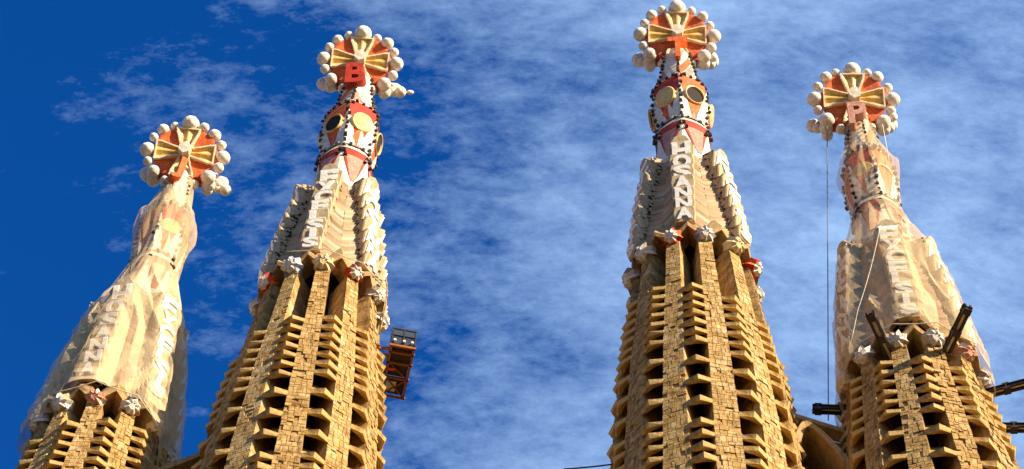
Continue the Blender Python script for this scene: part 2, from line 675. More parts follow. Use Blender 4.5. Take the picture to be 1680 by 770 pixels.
def dirv(th):
    return Vector((math.sin(R(th)), -math.cos(R(th)), 0))


def tanv(th):
    return Vector((math.cos(R(th)), math.sin(R(th)), 0))


def frame(th, pos, tilt=0.0, scale=(1, 1, 1)):
    """Local x along the tangent, -y outward, z up; tilt > 0 leans the outward face downward."""
    m = Matrix((tanv(th), -dirv(th), Vector((0, 0, 1)))).transposed().to_4x4()
    t = Matrix.Rotation(R(tilt), 4, "X") if tilt else Matrix.Identity(4)
    return Matrix.Translation(pos) @ m @ t @ Matrix.Diagonal((*scale, 1))


TOWERS = [
    dict(x=-15.87, y=56.0, H=100.6, outer=True, pier0=14, panel0=31, eye=8.5, letter="J", words=("EXCELSIS", "HOSANNA"), helix=-0.013, hx=0.0,
         label="lowest stone tower, its spire wrapped in beige net under a letter J crown", bosses=["white", "pink", "white", "white"]),
    dict(x=-7.90, y=53.94, H=107.0, outer=False, pier0=-4, panel0=41, eye=17, letter="B", words=("HOSANNA", "EXCELSIS"), helix=-0.012, hx=-0.13,
         label="bare stone tower crowned with a red letter B, an orange hoist at its side", bosses=[]),
    dict(x=7.61, y=51.56, H=107.0, outer=False, pier0=14, panel0=-3, eye=-29, letter="T", words=("HOSANNA", "EXCELSIS"), helix=0.020, hx=0,
         label="tallest bare stone tower crowned with a red letter T below its gold cross", bosses=[]),
    dict(x=15.76, y=51.1, H=100.6, outer=True, pier0=-4, panel0=10, eye=-11, letter="P", words=("EXCELSIS", "HOSANNA"), helix=0.010, hx=-0.12,
         label="stone tower bristling with dark steel beams below a netted spire and letter P", bosses=[]),
]

BOSS_KINDS = {
    "blue": ("boss_white", "blue", "boss_white"), "yellow": ("boss_yellow", "cream", "boss_yellow"), "red": ("orange", "red", "boss_white"),
    "white": ("boss_white", "panel", "boss_white"), "pink": ("boss_white", "pink", "pink"), "plain": ("boss_white", "grey", "boss_white"),
}


def boss_mesh(kind, seed):
    """Faceted fruit-like boss: star of raised wedges round a cap, axis along -y."""
    r_ = random.Random(seed)
    mb = MB()
    n = 16
    rings = [(0.17, 0.47), (0.36, 0.36), (0.52, 0.10), (0.44, -0.22), (0.2, -0.42)]
    pts = []
    for ri, (rad, dep) in enumerate(rings):
        row = []
        for q in range(n):
            k_ = 1.0 if q % 2 == 0 else (0.88, 0.80, 0.74, 0.85, 1)[ri]
            k_ *= 1 + r_.uniform(-0.03, 0.03)
            a = 2 * math.pi * q / n
            row.append((rad * k_ * math.cos(a), -dep * (1 if q % 2 == 0 else 0.9), rad * k_ * math.sin(a)))
        pts.append(row)
    mb.face(pts[0], 2)
    for a in range(len(rings) - 1):
        for q in range(n):
            w = (q + 1) % n
            m = 2 if a == 0 else (0 if (q // 2) % 2 == 0 else 1)
            mb.face([pts[a][q], pts[a][w], pts[a + 1][w], pts[a + 1][q]], m)
    mb.face(pts[-1], 0)
    return mb.mesh("boss", [MAT[x] for x in BOSS_KINDS[kind]])


BOSS = {}


def pier_mesh(H, th, top, seed):
    """One rusticated rib: courses of rough blocks from its top down past the picture, then a plain shaft to the ground."""
    r_ = random.Random(seed)
    mb = MB()
    d, t = dirv(th), tanv(th)

    def P(dz, rad, s):
        return d * rad + t * s + Vector((0, 0, H - dz))

    dz = top
    wid = lambda q: 0.57 + max(0, q - 26) * 0.028
    rp = lambda q: interp(PROW, q) - 0.04
    rough = r_.choice((0.5, 0.7, 1.0, 1.9))
    while dz < 47:
        h = r_.uniform(0.21, 0.37)
        e = dz + h
        w0, w1 = wid(dz) / 2, wid(e) / 2
        o1, o2 = r_.uniform(-0.008, 0.008), r_.uniform(-0.008, 0.008)
        ri0, ri1 = rp(dz) - 1.25, rp(e) - 1.25
        rf0, rf1 = rp(dz) - 0.06, rp(e) - 0.06
        lo = [P(e, ri1, -w1 - o1), P(e, ri1, w1 + o2), P(e, rf1, w1 + o2), P(e, rf1, -w1 - o1)]
        hi = [P(dz, ri0, -w0 - o1), P(dz, ri0, w0 + o2), P(dz, rf0, w0 + o2), P(dz, rf0, -w0 - o1)]
        mb.hull8(lo, hi)
        n = max(2, round((w0 + w1) / r_.uniform(0.15, 0.27)))
        cuts = [0] + sorted(r_.uniform(0.28, 0.72) if n == 2 else (i + 1) / n + r_.uniform(-0.28, 0.28) / n for i in range(n - 1)) + [1]
        for a, b in zip(cuts, cuts[1:]):
            # blocks may be split in height
            for (g0, g1) in ([(0, 1)] if r_.random() < 0.72 else [(0, 0.5), (0.5, 1)]):
                x0, x1 = -w0 - o1 + (2 * w0 + o1 + o2) * a, -w0 - o1 + (2 * w0 + o1 + o2) * b
                z0, z1 = dz + h * g0, dz + h * g1
                out = (r_.random() ** 1.6) * 0.03 * rough if r_.random() > 0.07 else -0.045
                base0, base1 = interp(PROW, z0) - 0.102, interp(PROW, z1) - 0.102
                jt = lambda: r_.uniform(0.002, 0.012)
                q = [(x0 + .003, z1 - .003), (x1 - .003, z1 - .003), (x1 - .003, z0 + .003), (x0 + .003, z0 + .003)]
                bk = [P(q[0][1], base1, q[0][0]), P(q[1][1], base1, q[1][0]), P(q[2][1], base0, q[2][0]), P(q[3][1], base0, q[3][0])]
                fr = [P(q[0][1] - jt(), base1 + .055 + out * r_.uniform(.6, 1.2), q[0][0] + jt()), P(q[1][1] - jt(), base1 + .055 + out * r_.uniform(.6, 1.2), q[1][0] - jt()),
                      P(q[2][1] + jt(), base0 + .055 + out * r_.uniform(.6, 1.2), q[2][0] - jt()), P(q[3][1] + jt(), base0 + .055 + out * r_.uniform(.6, 1.2), q[3][0] + jt())]
                mb.hull8(bk, fr)
        dz = e
    lo = [P(H, rp(H) - 1.05, -1.1), P(H, rp(H) - 1.05, 1.1), P(H, rp(H), 1.1), P(H, rp(H), -1.1)]
    w = wid(dz) / 2
    hi = [P(dz, rp(dz) - 1.05, -w), P(dz, rp(dz) - 1.05, w), P(dz, rp(dz), w), P(dz, rp(dz), -w)]
    mb.hull8(lo, hi)
    return mb.mesh("pier", MAT["pier"])


def hexr(th, eye, amt):
    """Six flats centred on the eye directions."""
    a = ((th - eye + 30) % 60) - 30
    return 1 + amt * (math.cos(R(30)) / math.cos(R(a)) - 1)


def spire_r(th, dz, eye):
    amt = 0.9 if 9.3 < dz < 13.6 else 0.5
    # the netted spires are slighter than the two middle ones
    k_ = 0.80 if eye in (8.5, -11) and dz < 16.5 else 1.0
    return interp(SPIRE, dz) * k_ * hexr(th, eye, amt)


def spire_mesh(T):
    H, eye = T["H"], T["eye"]
    mb = MB()
    mats = ["white", "red", "orange", "pink", "grey", "gold", "courses", "cream"]
    S = lambda th, dz, off=0.0: dirv(th) * (spire_r(th, dz, eye) + off) + Vector((0, 0, H - dz))
    dzs = sorted(set([p[0] for p in SPIRE] + [3.4 + 0.35 * i for i in range(42)]))
    mb.grid([[S(q * 5, dz) for q in range(72)] for dz in dzs if dz <= 18], 0)
    top = [S(q * 5, 3.4) for q in range(72)]
    mb.face(top, 0)

    def patch(corners, m, n=7, off=0.02):
        """triangle or quad in (angle, depth) laid on the surface as a thin raised sheet with an edge."""
        if len(corners) == 4:
            A, B, C_, D = corners
            g = [[(A[0] + (B[0] - A[0]) * u / n + ((D[0] - A[0]) + (A[0] - B[0] + C_[0] - D[0]) * u / n) * v / n,
                   A[1] + (B[1] - A[1]) * u / n + ((D[1] - A[1]) + (A[1] - B[1] + C_[1] - D[1]) * u / n) * v / n) for u in range(n + 1)] for v in range(n + 1)]
        else:
            A, B, C_ = corners
            g = [[(A[0] + (B[0] - A[0]) * (u / n) * (1 - v / n) + (C_[0] - A[0]) * v / n, A[1] + (B[1] - A[1]) * (u / n) * (1 - v / n) + (C_[1] - A[1]) * v / n) for u in range(n + 1)] for v in range(n + 1)]
        rows = [[S(p[0], p[1], off) for p in row] for row in g]
        mb.grid(rows, m, closed=False)

    for k_ in range(6):
        e = eye + 60 * k_
        b = e + 30
        alt = k_ % 2
        # node faces
        patch([(e - 29, 9.55), (e + 29, 9.55), (e + 29.5, 13.25), (e - 29.5, 13.25)], 2 if alt else 1, 14)
        # white kites on the corners with a red or grey fold
        patch([(b, 10.7), (b - 25, 13.6), (b, 13.75)], 0, off=0.045)
        patch([(b, 10.7), (b + 25, 13.6), (b, 13.75)], 0, off=0.045)
        patch([(e, 13.0), (e + 9, 13.7), (e - 9, 13.7)], 3, off=0.04)
        # yellow ray under the disc
        if not alt:
            patch([(e + 2, 12.0), (e + 15, 13.2), (e + 1, 13.55)], 7, off=0.055)
            patch([(e + 2, 12.0), (e + 1, 13.5), (e - 15, 13.0)], 2, off=0.05)
        # arched bands below the collar
        patch([(e - 28, 14.28), (e + 28, 14.28), (e + 4, 17.2), (e - 4, 17.2)], 3, 12, off=0.02)
        patch([(e - 28, 14.27), (e + 28, 14.27), (e + 21, 14.75), (e - 21, 14.75)], 1, 12, off=0.035)
        patch([(e + 28, 14.6), (e + 17, 15.2), (e + 6, 17.0)], 1, 8, off=0.035)
        patch([(e - 28, 14.6), (e - 17, 15.2), (e - 6, 17.0)], 1, 8, off=0.035)
        # shaft: slanting red and grey strips on alternate faces
        if alt:
            patch([(e - 26, 8.2), (e - 26, 9.3), (e + 24, 7.2), (e + 24, 6.4)], 2, 8)
            patch([(e - 26, 9.38), (e + 4, 9.4), (e + 24, 8.3), (e + 24, 7.4)], 4, 8)
            patch([(e - 26, 6.6), (e - 26, 7.3), (e + 10, 5.9), (e - 2, 5.8)], 4, 8)
        else:
            patch([(e - 8, 7.4), (e + 26, 9.4), (e + 26, 8.2)], 7, 8)
            patch([(e - 28, 9.2), (e - 20, 9.45), (e + 4, 9.45), (e - 26, 7.8)], 3, 8)
    # collar
    for (a0, a1, off) in ((13.92, 14.26, 0.06), (9.42, 9.56, 0.03)):
        mb.grid([[S(q * 5, a0, 0.0) for q in range(72)], [S(q * 5, a0, off) for q in range(72)], [S(q * 5, a1, off) for q in range(72)], [S(q * 5, a1, 0) for q in range(72)]], 0)
    # stepped courses between the letter panels
    r_ = random.Random(int(eye * 10) + 99)
    dz = 17.5
    pb = T["panel0"]
    while dz < 25.3:
        h = r_.uniform(0.17, 0.27)
        rows = []
        b0, b1 = interp(BODY, dz), interp(BODY, dz + h)
        for seg in range(12):
            a0 = pb + seg * 30
            j = r_.uniform(-0.03, 0.03)
            lo, hi, lo2, hi2 = [], [], [], []
            for q in range(7):
                th = a0 + q * 5
                mod = 1 + 0.05 * math.cos(R(6 * (th - pb)))
                zz = 0.26 * math.cos(R(6 * (th - pb)))         # the courses rise towards each panel
                up = H - dz + zz
                hi.append(dirv(th) * (b0 * mod + 0.09 + j) + Vector((0, 0, up)))
                lo.append(dirv(th) * (b1 * mod + 0.0 + j) + Vector((0, 0, up - h)))
                hi2.append(dirv(th) * (b0 * mod - 0.25) + Vector((0, 0, up + 0.02)))
                lo2.append(dirv(th) * (b1 * mod - 0.25) + Vector((0, 0, up - h)))
            mb.grid([hi2, hi, lo, lo2], 6, closed=False)
        dz += h
    return mb.mesh("spire", [MAT[x] for x in mats], fix=False)


def add_stud(T, parent, th, dz, size, off, rest):
    P = dirv(th) * (spire_r(th, dz, T["eye"]) + off) + Vector((0, 0, T["H"] - dz))
    size *= rng.uniform(0.8, 1.15)
    P = P + dirv(th) * rng.uniform(-0.03, 0.04) + Vector((0, 0, rng.uniform(-0.06, 0.06)))
    M = frame(th + rng.uniform(-20, 20), P, rng.uniform(-6, 14), (size, size, size * rng.uniform(0.9, 1.15)))
    a = ((th + 180) % 360) - 180
    if abs(a) < 97 and rest["n"] < 98:
        put("stud", STUD, parent, M)
        rest["n"] += 1
    else:
        i = len(rest["mb"].v)
        for v in STUD.vertices:
            rest["mb"].v.append(tuple(M @ v.co))
        for p in STUD.polygons:
            rest["mb"].f.append(tuple(i + q for q in p.vertices))
            rest["mb"].m.append(0)


def build_spire(T, root):
    H, eye = T["H"], T["eye"]
    sp = put("spire", spire_mesh(T), root)
    # eyes: golden discs and rings round a painted dark hollow in turn
    for k_ in range(6):
        th = eye + 60 * k_
        P = dirv(th) * (spire_r(th, 11.9, eye) + (-0.10 if T["outer"] else 0.09)) + Vector((0, 0, H - 11.75))
        mb = MB()
        n = 28
        circ = lambda rad, y: [(rad * math.cos(2 * math.pi * q / n), y, rad * 1.22 * math.sin(2 * math.pi * q / n)) for q in range(n)]
        if k_ % 2 == 0:
            mb.grid([circ(0.54, 0.12), circ(0.54, -0.09), circ(0.49, -0.14), circ(0.2, -0.17)])
            mb.face(list(reversed(circ(0.2, -0.17))))
            put("eye_disc", mb.mesh("eye_disc", MAT["gold"]), sp, frame(th, P, 12))
        else:
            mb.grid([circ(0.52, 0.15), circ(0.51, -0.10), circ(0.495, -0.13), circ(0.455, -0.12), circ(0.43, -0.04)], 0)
            mb.face(list(reversed(circ(0.432, -0.045))), 1)  # flat disc, its dark colour stands in for the depth of the hollow
            put("eye_ring", mb.mesh("eye_ring", [MAT["gold"], MAT["hollow_shade"]]), sp, frame(th, P, 10))
    rest = dict(n=0, mb=MB())
    for k_ in (5, 0, 4, 1, 3, 2):
        b = eye + 30 + 60 * k_
        for i in range(9):
            add_stud(T, sp, b + rng.uniform(-2, 2), 5.9 + 0.43 * i, 0.135, 0.07, rest)          # down the shaft edges
        for i in range(8):
            add_stud(T, sp, b + rng.uniform(-3, 3), 10.75 + 0.46 * i, 0.15, 0.09, rest)      # down the corner kites
        for s in (-1, 1):
            add_stud(T, sp, b + s * 4, 14.5, 0.16, 0.08, rest)
            add_stud(T, sp, b + s * 8, 14.9, 0.16, 0.08, rest)
            add_stud(T, sp, b + s * 13, 9.65, 0.17, 0.07, rest)
            add_stud(T, sp, b + s * 5, 10.0, 0.17, 0.07, rest)
            add_stud(T, sp, b + s * 15, 13.75, 0.15, 0.07, rest)
        add_stud(T, sp, b - 30, 9.55, 0.16, 0.07, rest)
    if rest["mb"].v:
        tag(rest["mb"].build("stud", MAT["stud"], sp), kind="stuff")


def panel_block(w_top, w_mid, w_bot, h, depth, first, last):
    """One stepped block of a letter panel; front plate near y = 0, reaching back to y = depth."""
    mb = MB()
    if first:
        out = [(-w_bot / 2, -h / 2), (w_bot / 2, -h / 2), (w_mid / 2, h * 0.18), (w_top * 0.30, h * 0.62), (0.0, h * 0.70), (-w_top * 0.30, h * 0.62), (-w_mid / 2, h * 0.18)]
    else:
        out = [(-w_bot / 2, -h / 2), (w_bot / 2, -h / 2), (w_mid / 2, h * 0.10), (w_top / 2, h / 2), (-w_top / 2, h / 2), (-w_mid / 2, h * 0.10)]
    loop = lambda k_, y: [(x * k_, y, z) for x, z in out]
    # front plate with a chamfered edge, then a deep box behind it with dark openings painted on its cheeks
    mb.face(list(reversed(loop(0.93, -0.03))), 0)
    mb.grid([loop(0.93, -0.03), loop(1, 0.03), loop(0.98, 0.20)], 0)
    mb.face(loop(0.98, 0.20), 0)
    w = w_mid * 0.43
    zt, zb = h * 0.44, -h * 0.40
    bx = [(-w, 0.15, zb), (w, 0.15, zb), (w, 0.15, zt), (-w, 0.15, zt)]
    bk = [(-w * 0.9, depth, zb + 0.12), (w * 0.9, depth, zb + 0.12), (w * 0.9, depth, zt + 0.12), (-w * 0.9, depth, zt + 0.12)]
    mb.face([bx[0], bk[0], bk[3], bx[3]], 1)
    mb.face([bx[1], bx[2], bk[2], bk[1]], 1)
    mb.face([bx[0], bx[1], bk[1], bk[0]], 1)
    mb.face([bx[3], bk[3], bk[2], bx[2]], 0)
    mb.face([bk[0], bk[1], bk[2], bk[3]], 0)
    return mb.mesh("letter_panel", [MAT["panel"], MAT["cheek"]])


def build_panel(T, root, k_):
    H = T["H"]
    th = T["panel0"] + 60 * k_
    word = T["words"][k_ % 2]
    d0, d1 = (18.1, 25.9) if T["outer"] else (17.35, 25.2)
    n = len(word)
    # the first letter is the tallest, the others shrink a little downward
    wts = [1.5] + [1.12 - 0.045 * i for i in range(n - 1)]
    tot = sum(wts)
    dz = d0
    base = None
    slope = math.degrees(math.atan((interp(PANEL_R, d1) - interp(PANEL_R, d0)) / (d1 - d0)))
    letters = []
    pm = MB()
    for i, ch in enumerate(word):
        h = (d1 - d0) * wts[i] / tot
        c = dz + h / 2
        f = i / (n - 1)
        wm = 1.14 - 0.20 * f
        me = panel_block(wm * 0.86 if i else wm * 0.8, wm if i else wm * 1.06, wm * 0.86, h * 0.985, 1.05 - 0.25 * f, i == 0, i == n - 1)
        P = dirv(th) * (interp(PANEL_R, c) + 0.04) + Vector((0, 0, H - c))
        # each plate leans to look down at the street, so the stack is saw-toothed
        Fm = frame(th, P, 10.0)
        i0 = len(pm.v)
        for v in me.vertices:
            pm.v.append(tuple(Fm @ v.co))
        for p in me.polygons:
            pm.f.append(tuple(i0 + q for q in p.vertices))
            pm.m.append(p.material_index)
        bpy.data.meshes.remove(me)
        Lw = wm * (0.70 if ch != "I" else 0.5)
        Lh = h * (0.76 if i else 0.72)
        letters.append((ch, Fm @ Matrix.Translation((0, -0.055, 0.0 if i else -0.04)) @ Matrix.Diagonal((Lw, 1, Lh, 1))))
        dz += h
    po = pm.build("letter_panel", [MAT["panel"], MAT["cheek"]], root, fix=False)
    for ch, M in letters:
        put("letter", glyph_mesh(ch, "letter"), po, M)


def build_gable(T, root, th, big):
    """Pointed stone hood over a bay between two ribs."""
    H = T["H"]
    sh = 1.1 if T["outer"] else 0.0
    zb = H - 26.3 - sh
    apex = (H - 24.0 - sh * 0.9) if big else (H - 24.7 - sh * 0.8)
    mb = MB()
    d, t = dirv(th), tanv(th)
    rf, rb = interp(PROW, 26.3 + sh) - 0.10, 1.6
    hw = 0.74
    P = lambda r_, s, z: d * r_ + t * s + Vector((0, 0, z))
    # prow-shaped hood: two raking faces meet in a ridge that juts out and climbs back to the spire
    k_ = 0.35 if big else 0.0
    L, C_, Q = P(rf, -hw, zb - 0.1), P(rf + 0.30, 0, zb + 0.62), P(rf, hw, zb - 0.1)
    L1, C1, Q1 = P(rf + 0.02, -hw, zb + 0.18), P(rf + 0.34, 0, zb + 0.86), P(rf + 0.02, hw, zb + 0.18)
    L2, C2, Q2 = P(rf - 0.45, -hw * 0.8, zb + 0.95 + k_), P(rf - 0.30, 0, apex), P(rf - 0.45, hw * 0.8, zb + 0.95 + k_)
    Lb, Cb, Qb = P(rb, -hw * 0.7, zb + 0.2), P(rb, 0, zb + 0.9), P(rb, hw * 0.7, zb + 0.2)
    for f_ in ([L, C_, C1, L1], [C_, Q, Q1, C1], [L1, C1, C2, L2], [C1, Q1, Q2, C2], [L, Lb, Cb, C_], [C_, Cb, Qb, Q],
               [L, L1, L2, Lb], [Q, Qb, Q2, Q1], [L2, C2, Cb, Lb], [C2, Q2, Qb, Cb]):
        mb.face(f_)
    return mb.build("gable", MAT["gable"], root)


def build_mitre(T, root):
    """Crown of the spire: two red discs with golden crosses, ringed by white balls, over a red letter."""
    H = T["H"]
    cz = H - 4.75
    tilt = 23.0
    main = None
    base = MB()
    # trunk that carries the discs
    rows = []
    for (dz, r_) in ((5.7, 0.62), (5.0, 0.62), (4.4, 0.66), (3.7, 0.5), (3.3, 0.2)):
        rows.append([dirv(q * 15) * r_ + Vector((0, 0, H - dz)) for q in range(24)])
    base.grid(rows)
    base.face(rows[-1])
    base.face(rows[0])
    main = base.build("mitre", MAT["cream"], root)
    RB, RD = 1.80, 1.56
    specs = [(0, .43), (23, .235), (43, .315), (64, .25), (88, .37), (111, .26), (133, .345), (157, .235)]
    front = -math.degrees(math.atan2(-T["x"], T["y"])) * 0.8
    for side, th in ((0, front), (1, front + 180)):
        C0 = dirv(th) * 0.70 + Vector((T["hx"] if side == 0 else T["hx"], 0, cz))
        F = frame(th, C0, tilt)
        # red disc, dished
        mb = MB()
        n = 48
        edge = lambda q: RD * (1 + 0.035 * math.cos(8 * 2 * math.pi * q / n))
        circ = lambda s, y: [(edge(q) * s * math.sin(2 * math.pi * q / n), y, edge(q) * s * math.cos(2 * math.pi * q / n)) for q in range(n)]
        mb.grid([circ(0.02, 0.22), circ(0.9, 0.22), circ(1, 0.12), circ(1, -0.10), circ(0.93, -0.12), circ(0.5, -0.06), circ(0.05, -0.03)], 0)
        mb.face(circ(0.05, -0.03), 0)
        disc = put("red_disc", mb.mesh("red_disc", MAT["orange"]), main, F)
        disc.name = "red_disc"
        # cross arms: flared troughs with raised rims
        for a in (0, 90, 180, 270):
            am = MB()
            L0, L1 = 0.22, 1.36
            prof = []
            m = 12
            for i in range(m + 1):
                f = i / m
                l_ = L0 + (L1 - L0) * f
                w = 0.23 + 0.37 * f ** 1.25
                if f > 0.9:
                    w *= 0.92
                # across: rim, trough, centre ridge, trough, rim
                sec = [(-w - .05, -0.04), (-w - .03, -0.24), (-w + .05, -0.24), (-w * .5, -0.10), (-.035, -0.19), (.035, -0.19), (w * .5, -0.10), (w - .05, -0.24), (w + .03, -0.24), (w + .05, -0.04)]
                prof.append([Vector((x, y, l_)) for x, y in sec])
            am.grid(prof, 0, closed=False)
            for i in range(len(am.m)):
                q = i % 9
                am.m[i] = 1 if q in (2, 3, 4, 5, 6) else 0
            # end lip
            e = prof[-1]
            lip = [p + Vector((0, 0, 0.07)) for p in (e[0], e[1], e[-2], e[-1])]
            am.face([e[0], e[1], lip[1], lip[0]], 0)
            am.hull8([e[0], e[1], e[-2], e[-1]], lip, 0)
            am.hull8([prof[0][0], prof[0][1], prof[0][-2], prof[0][-1]], [p + Vector((0, 0, -.06)) for p in (prof[0][0], prof[0][1], prof[0][-2], prof[0][-1])], 0)
            put("cross_arm", am.mesh("cross_arm", [MAT["cream"], MAT["gold"]]), main, F @ Matrix.Rotation(R(a), 4, "Y"))
        # hub: hexagonal peg that juts out
        hm = MB()
        hx = lambda s, y: [(s * math.sin(R(60 * q + 12)), y, s * 1.15 * math.cos(R(60 * q + 12))) for q in range(6)]
        hm.hull8(hx(0.32, 0.0), hx(0.30, -0.62))
        put("hub", hm.mesh("hub", MAT["white"]), main, F)
        # balls
        for sgn in (1, -1):
            for a, r_ in specs:
                if a == 0 and sgn < 0:
                    continue
                rr = r_ * rng.uniform(0.88, 1.03)
                aa = R(a + rng.uniform(-1.5, 1.5)) * sgn
                P = F @ Vector((RB * math.sin(aa) * (1.0), rng.uniform(-0.06, 0.06), RB * math.cos(aa)))
                put("ball", BALLS[rng.randrange(4)], main, Matrix.Translation(P) @ Matrix.Rotation(rng.uniform(0, 6), 4, "Z") @ Matrix.Diagonal((rr, rr, rr * 0.96, 1)))
    # a few extra balls on stalks between the discs
    xtra = [(-1.35, 0.35, -0.95, .27), (1.35, 0.3, -0.95, .28), (1.75, 0.2, -0.75, .24)]
    if T["letter"] in "JB":
        xtra += [(2.15, 0.15, -0.75, .29)]
    for x, y, z, r_ in xtra:
        put("ball", BALLS[rng.randrange(4)], main, Matrix.Translation((x + T["hx"], y, cz + z)) @ Matrix.Diagonal((r_, r_, r_, 1)))
    if T["letter"] == "B":
        put("ball", BALLS[1], main, Matrix.Translation((2.63 + T["hx"], 0.1, cz - 0.68)) @ Matrix.Rotation(R(-25), 4, "Y") @ Matrix.Diagonal((.19, .12, .12, 1)))
    # the letter
    ch = T["letter"]
    gm = glyph_mesh(ch, {"P": "pink", "J": "orange", "T": "orange"}.get(ch, "red"), 0.035, 0.5)
    lz = H - 6.75
    P = dirv(front) * 1.0 + Vector((T["hx"] * 0.9 - 0.05, 0, lz))
    turn = {"J": 10, "B": -14, "T": 3, "P": 6}[ch]
    Lm = frame(turn, P, 14, ({"J": 0.62, "T": 0.95, "P": 0.85}.get(ch, 1.0), 1.0, 1.42))
    put("initial", gm, main, Lm)


LEVELS_IN = [30.55 + 0.70 * i for i in range(7)] + [36.1, 37.5, 38.85, 40.25, 40.95, 41.7, 42.4]
LEVELS_OUT = [28.65 + 0.69 * i for i in range(6)] + [33.6, 35.05, 36.5, 37.3, 38.1, 38.9, 39.7, 40.5]


def build_tower(T):
    H = T["H"]
    rz = math.atan2(-T["x"], T["y"])
    root = empty("bell_tower", (T["x"], T["y"], 0), rz)
    tag(root, T["label"], "tower", "bell towers of the church front")
    T["root"] = root
    sh = 1.1 if T["outer"] else 0.0
    # ribs
    for k_ in range(12):
        th = T["pier0"] + 30 * k_
        put("pier", pier_mesh(H, th, 26.4 + sh, k_ * 17 + int(T["x"] * 3)), root)
    # inner stair shaft, coloured near black for the shade behind the bays
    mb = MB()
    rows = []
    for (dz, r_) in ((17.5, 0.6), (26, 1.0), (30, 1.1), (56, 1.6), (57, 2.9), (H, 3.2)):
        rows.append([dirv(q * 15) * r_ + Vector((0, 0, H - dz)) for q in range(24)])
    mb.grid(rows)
    mb.build("stair_shaft", MAT["shade_stone"], root)
    # sloping sills between the ribs
    back = MB()
    seen = LEVELS_OUT if T["outer"] else LEVELS_IN
    lower = [seen[-1] + 1.05 + 1.4 * i for i in range(9)]          # further rows under the picture's edge
    for k_ in range(12):
        th = T["pier0"] + 15 + 30 * k_
        a = ((th + 180) % 360) - 180
        for i, lv in enumerate(seen + lower):
            dz = lv + T["helix"] * a + rng.uniform(-0.03, 0.03)
            rp = interp(PROW, dz)
            gap = 2 * rp * math.sin(R(15)) - (0.57 + max(0, dz - 26) * 0.028) + 0.04
            sc = 0.82 if (dz < (lv if False else 99) and i < (6 if T["outer"] else 7)) else 1.0
            M = frame(th, dirv(th) * (rp + 0.02) + Vector((0, 0, H - dz - 0.2)), 0, (gap, 1.0, sc * rng.uniform(0.95, 1.08)))
            if abs(a) < 104 and i < len(seen):
                put("louvre", LOUVRES[rng.randrange(7)], root, M)
            else:
                lm = LOUVRES[i % 7]
                i0 = len(back.v)
                back.v += [tuple(M @ v.co) for v in lm.vertices]
                back.f += [tuple(i0 + q for q in p.vertices) for p in lm.polygons]
                back.m += [0] * len(lm.polygons)
    tag(back.build("louvre", MAT["louvre"], root), kind="stuff")
    # hoods over the bays
    for k_ in range(12):
        th = T["pier0"] + 15 + 30 * k_
        rel = abs((((th - T["panel0"]) + 30) % 60) - 30)
        build_gable(T, root, th, rel > 12)
    # fruit bosses on the rib heads
    kinds = {"J": {-46: "white", -16: "pink", 14: "white", 44: "yellow"}, "B": {-64: "red", -34: "blue", -4: "yellow", 26: "red", 56: "plain", 86: "white"},
             "T": {-76: "plain", -46: "plain", -16: "red", 14: "blue", 44: "yellow", 74: "red"}, "P": {-64: "yellow", -34: "plain", -4: "white", 26: "white", 56: "pink", 86: "plain"}}[T["letter"]]
    for k_ in range(12):
        th = T["pier0"] + 30 * k_
        a = round(((th + 180) % 360) - 180)
        kd = kinds.get(a, "plain")
        if kd not in BOSS:
            BOSS[kd] = boss_mesh(kd, len(BOSS))
        dz = 26.15 + sh
        P = dirv(th) * (interp(PROW, dz) - 0.02) + Vector((0, 0, H - dz))
        s = rng.uniform(0.9, 1.08) * 0.94
        put("boss", BOSS[kd], root, frame(th, P, 32) @ Matrix.Rotation(rng.uniform(0, 1), 4, "Y") @ Matrix.Scale(s, 4))
    build_spire(T, root)
    for k_ in range(6):
        build_panel(T, root, k_)
    build_mitre(T, root)
    return root


# ------------------------------------------------------------------ ground
g = MB()
g.face([(-3000, -3000, 0), (3000, -3000, 0), (3000, 3000, 0), (-3000, 3000, 0)])
tag(g.build("ground", MAT["ground"], fix=False), "pale stone plaza below the towers", kind="structure")

for T in TOWERS:
    build_tower(T)

# ------------------------------------------------------------------ nets over the outer spires
NET_R = [(6.3, .70), (7.4, .78), (8.4, .88), (9.3, 1.16), (10.1, 1.50), (10.9, 1.50), (12.0, 1.34), (13.0, 1.17), (14.2, 1.16), (15.7, 1.46), (17, 1.78), (18.5, 2.16), (21.2, 2.55), (26.0, 3.02), (27.5, 3.12), (31, 3.1)]


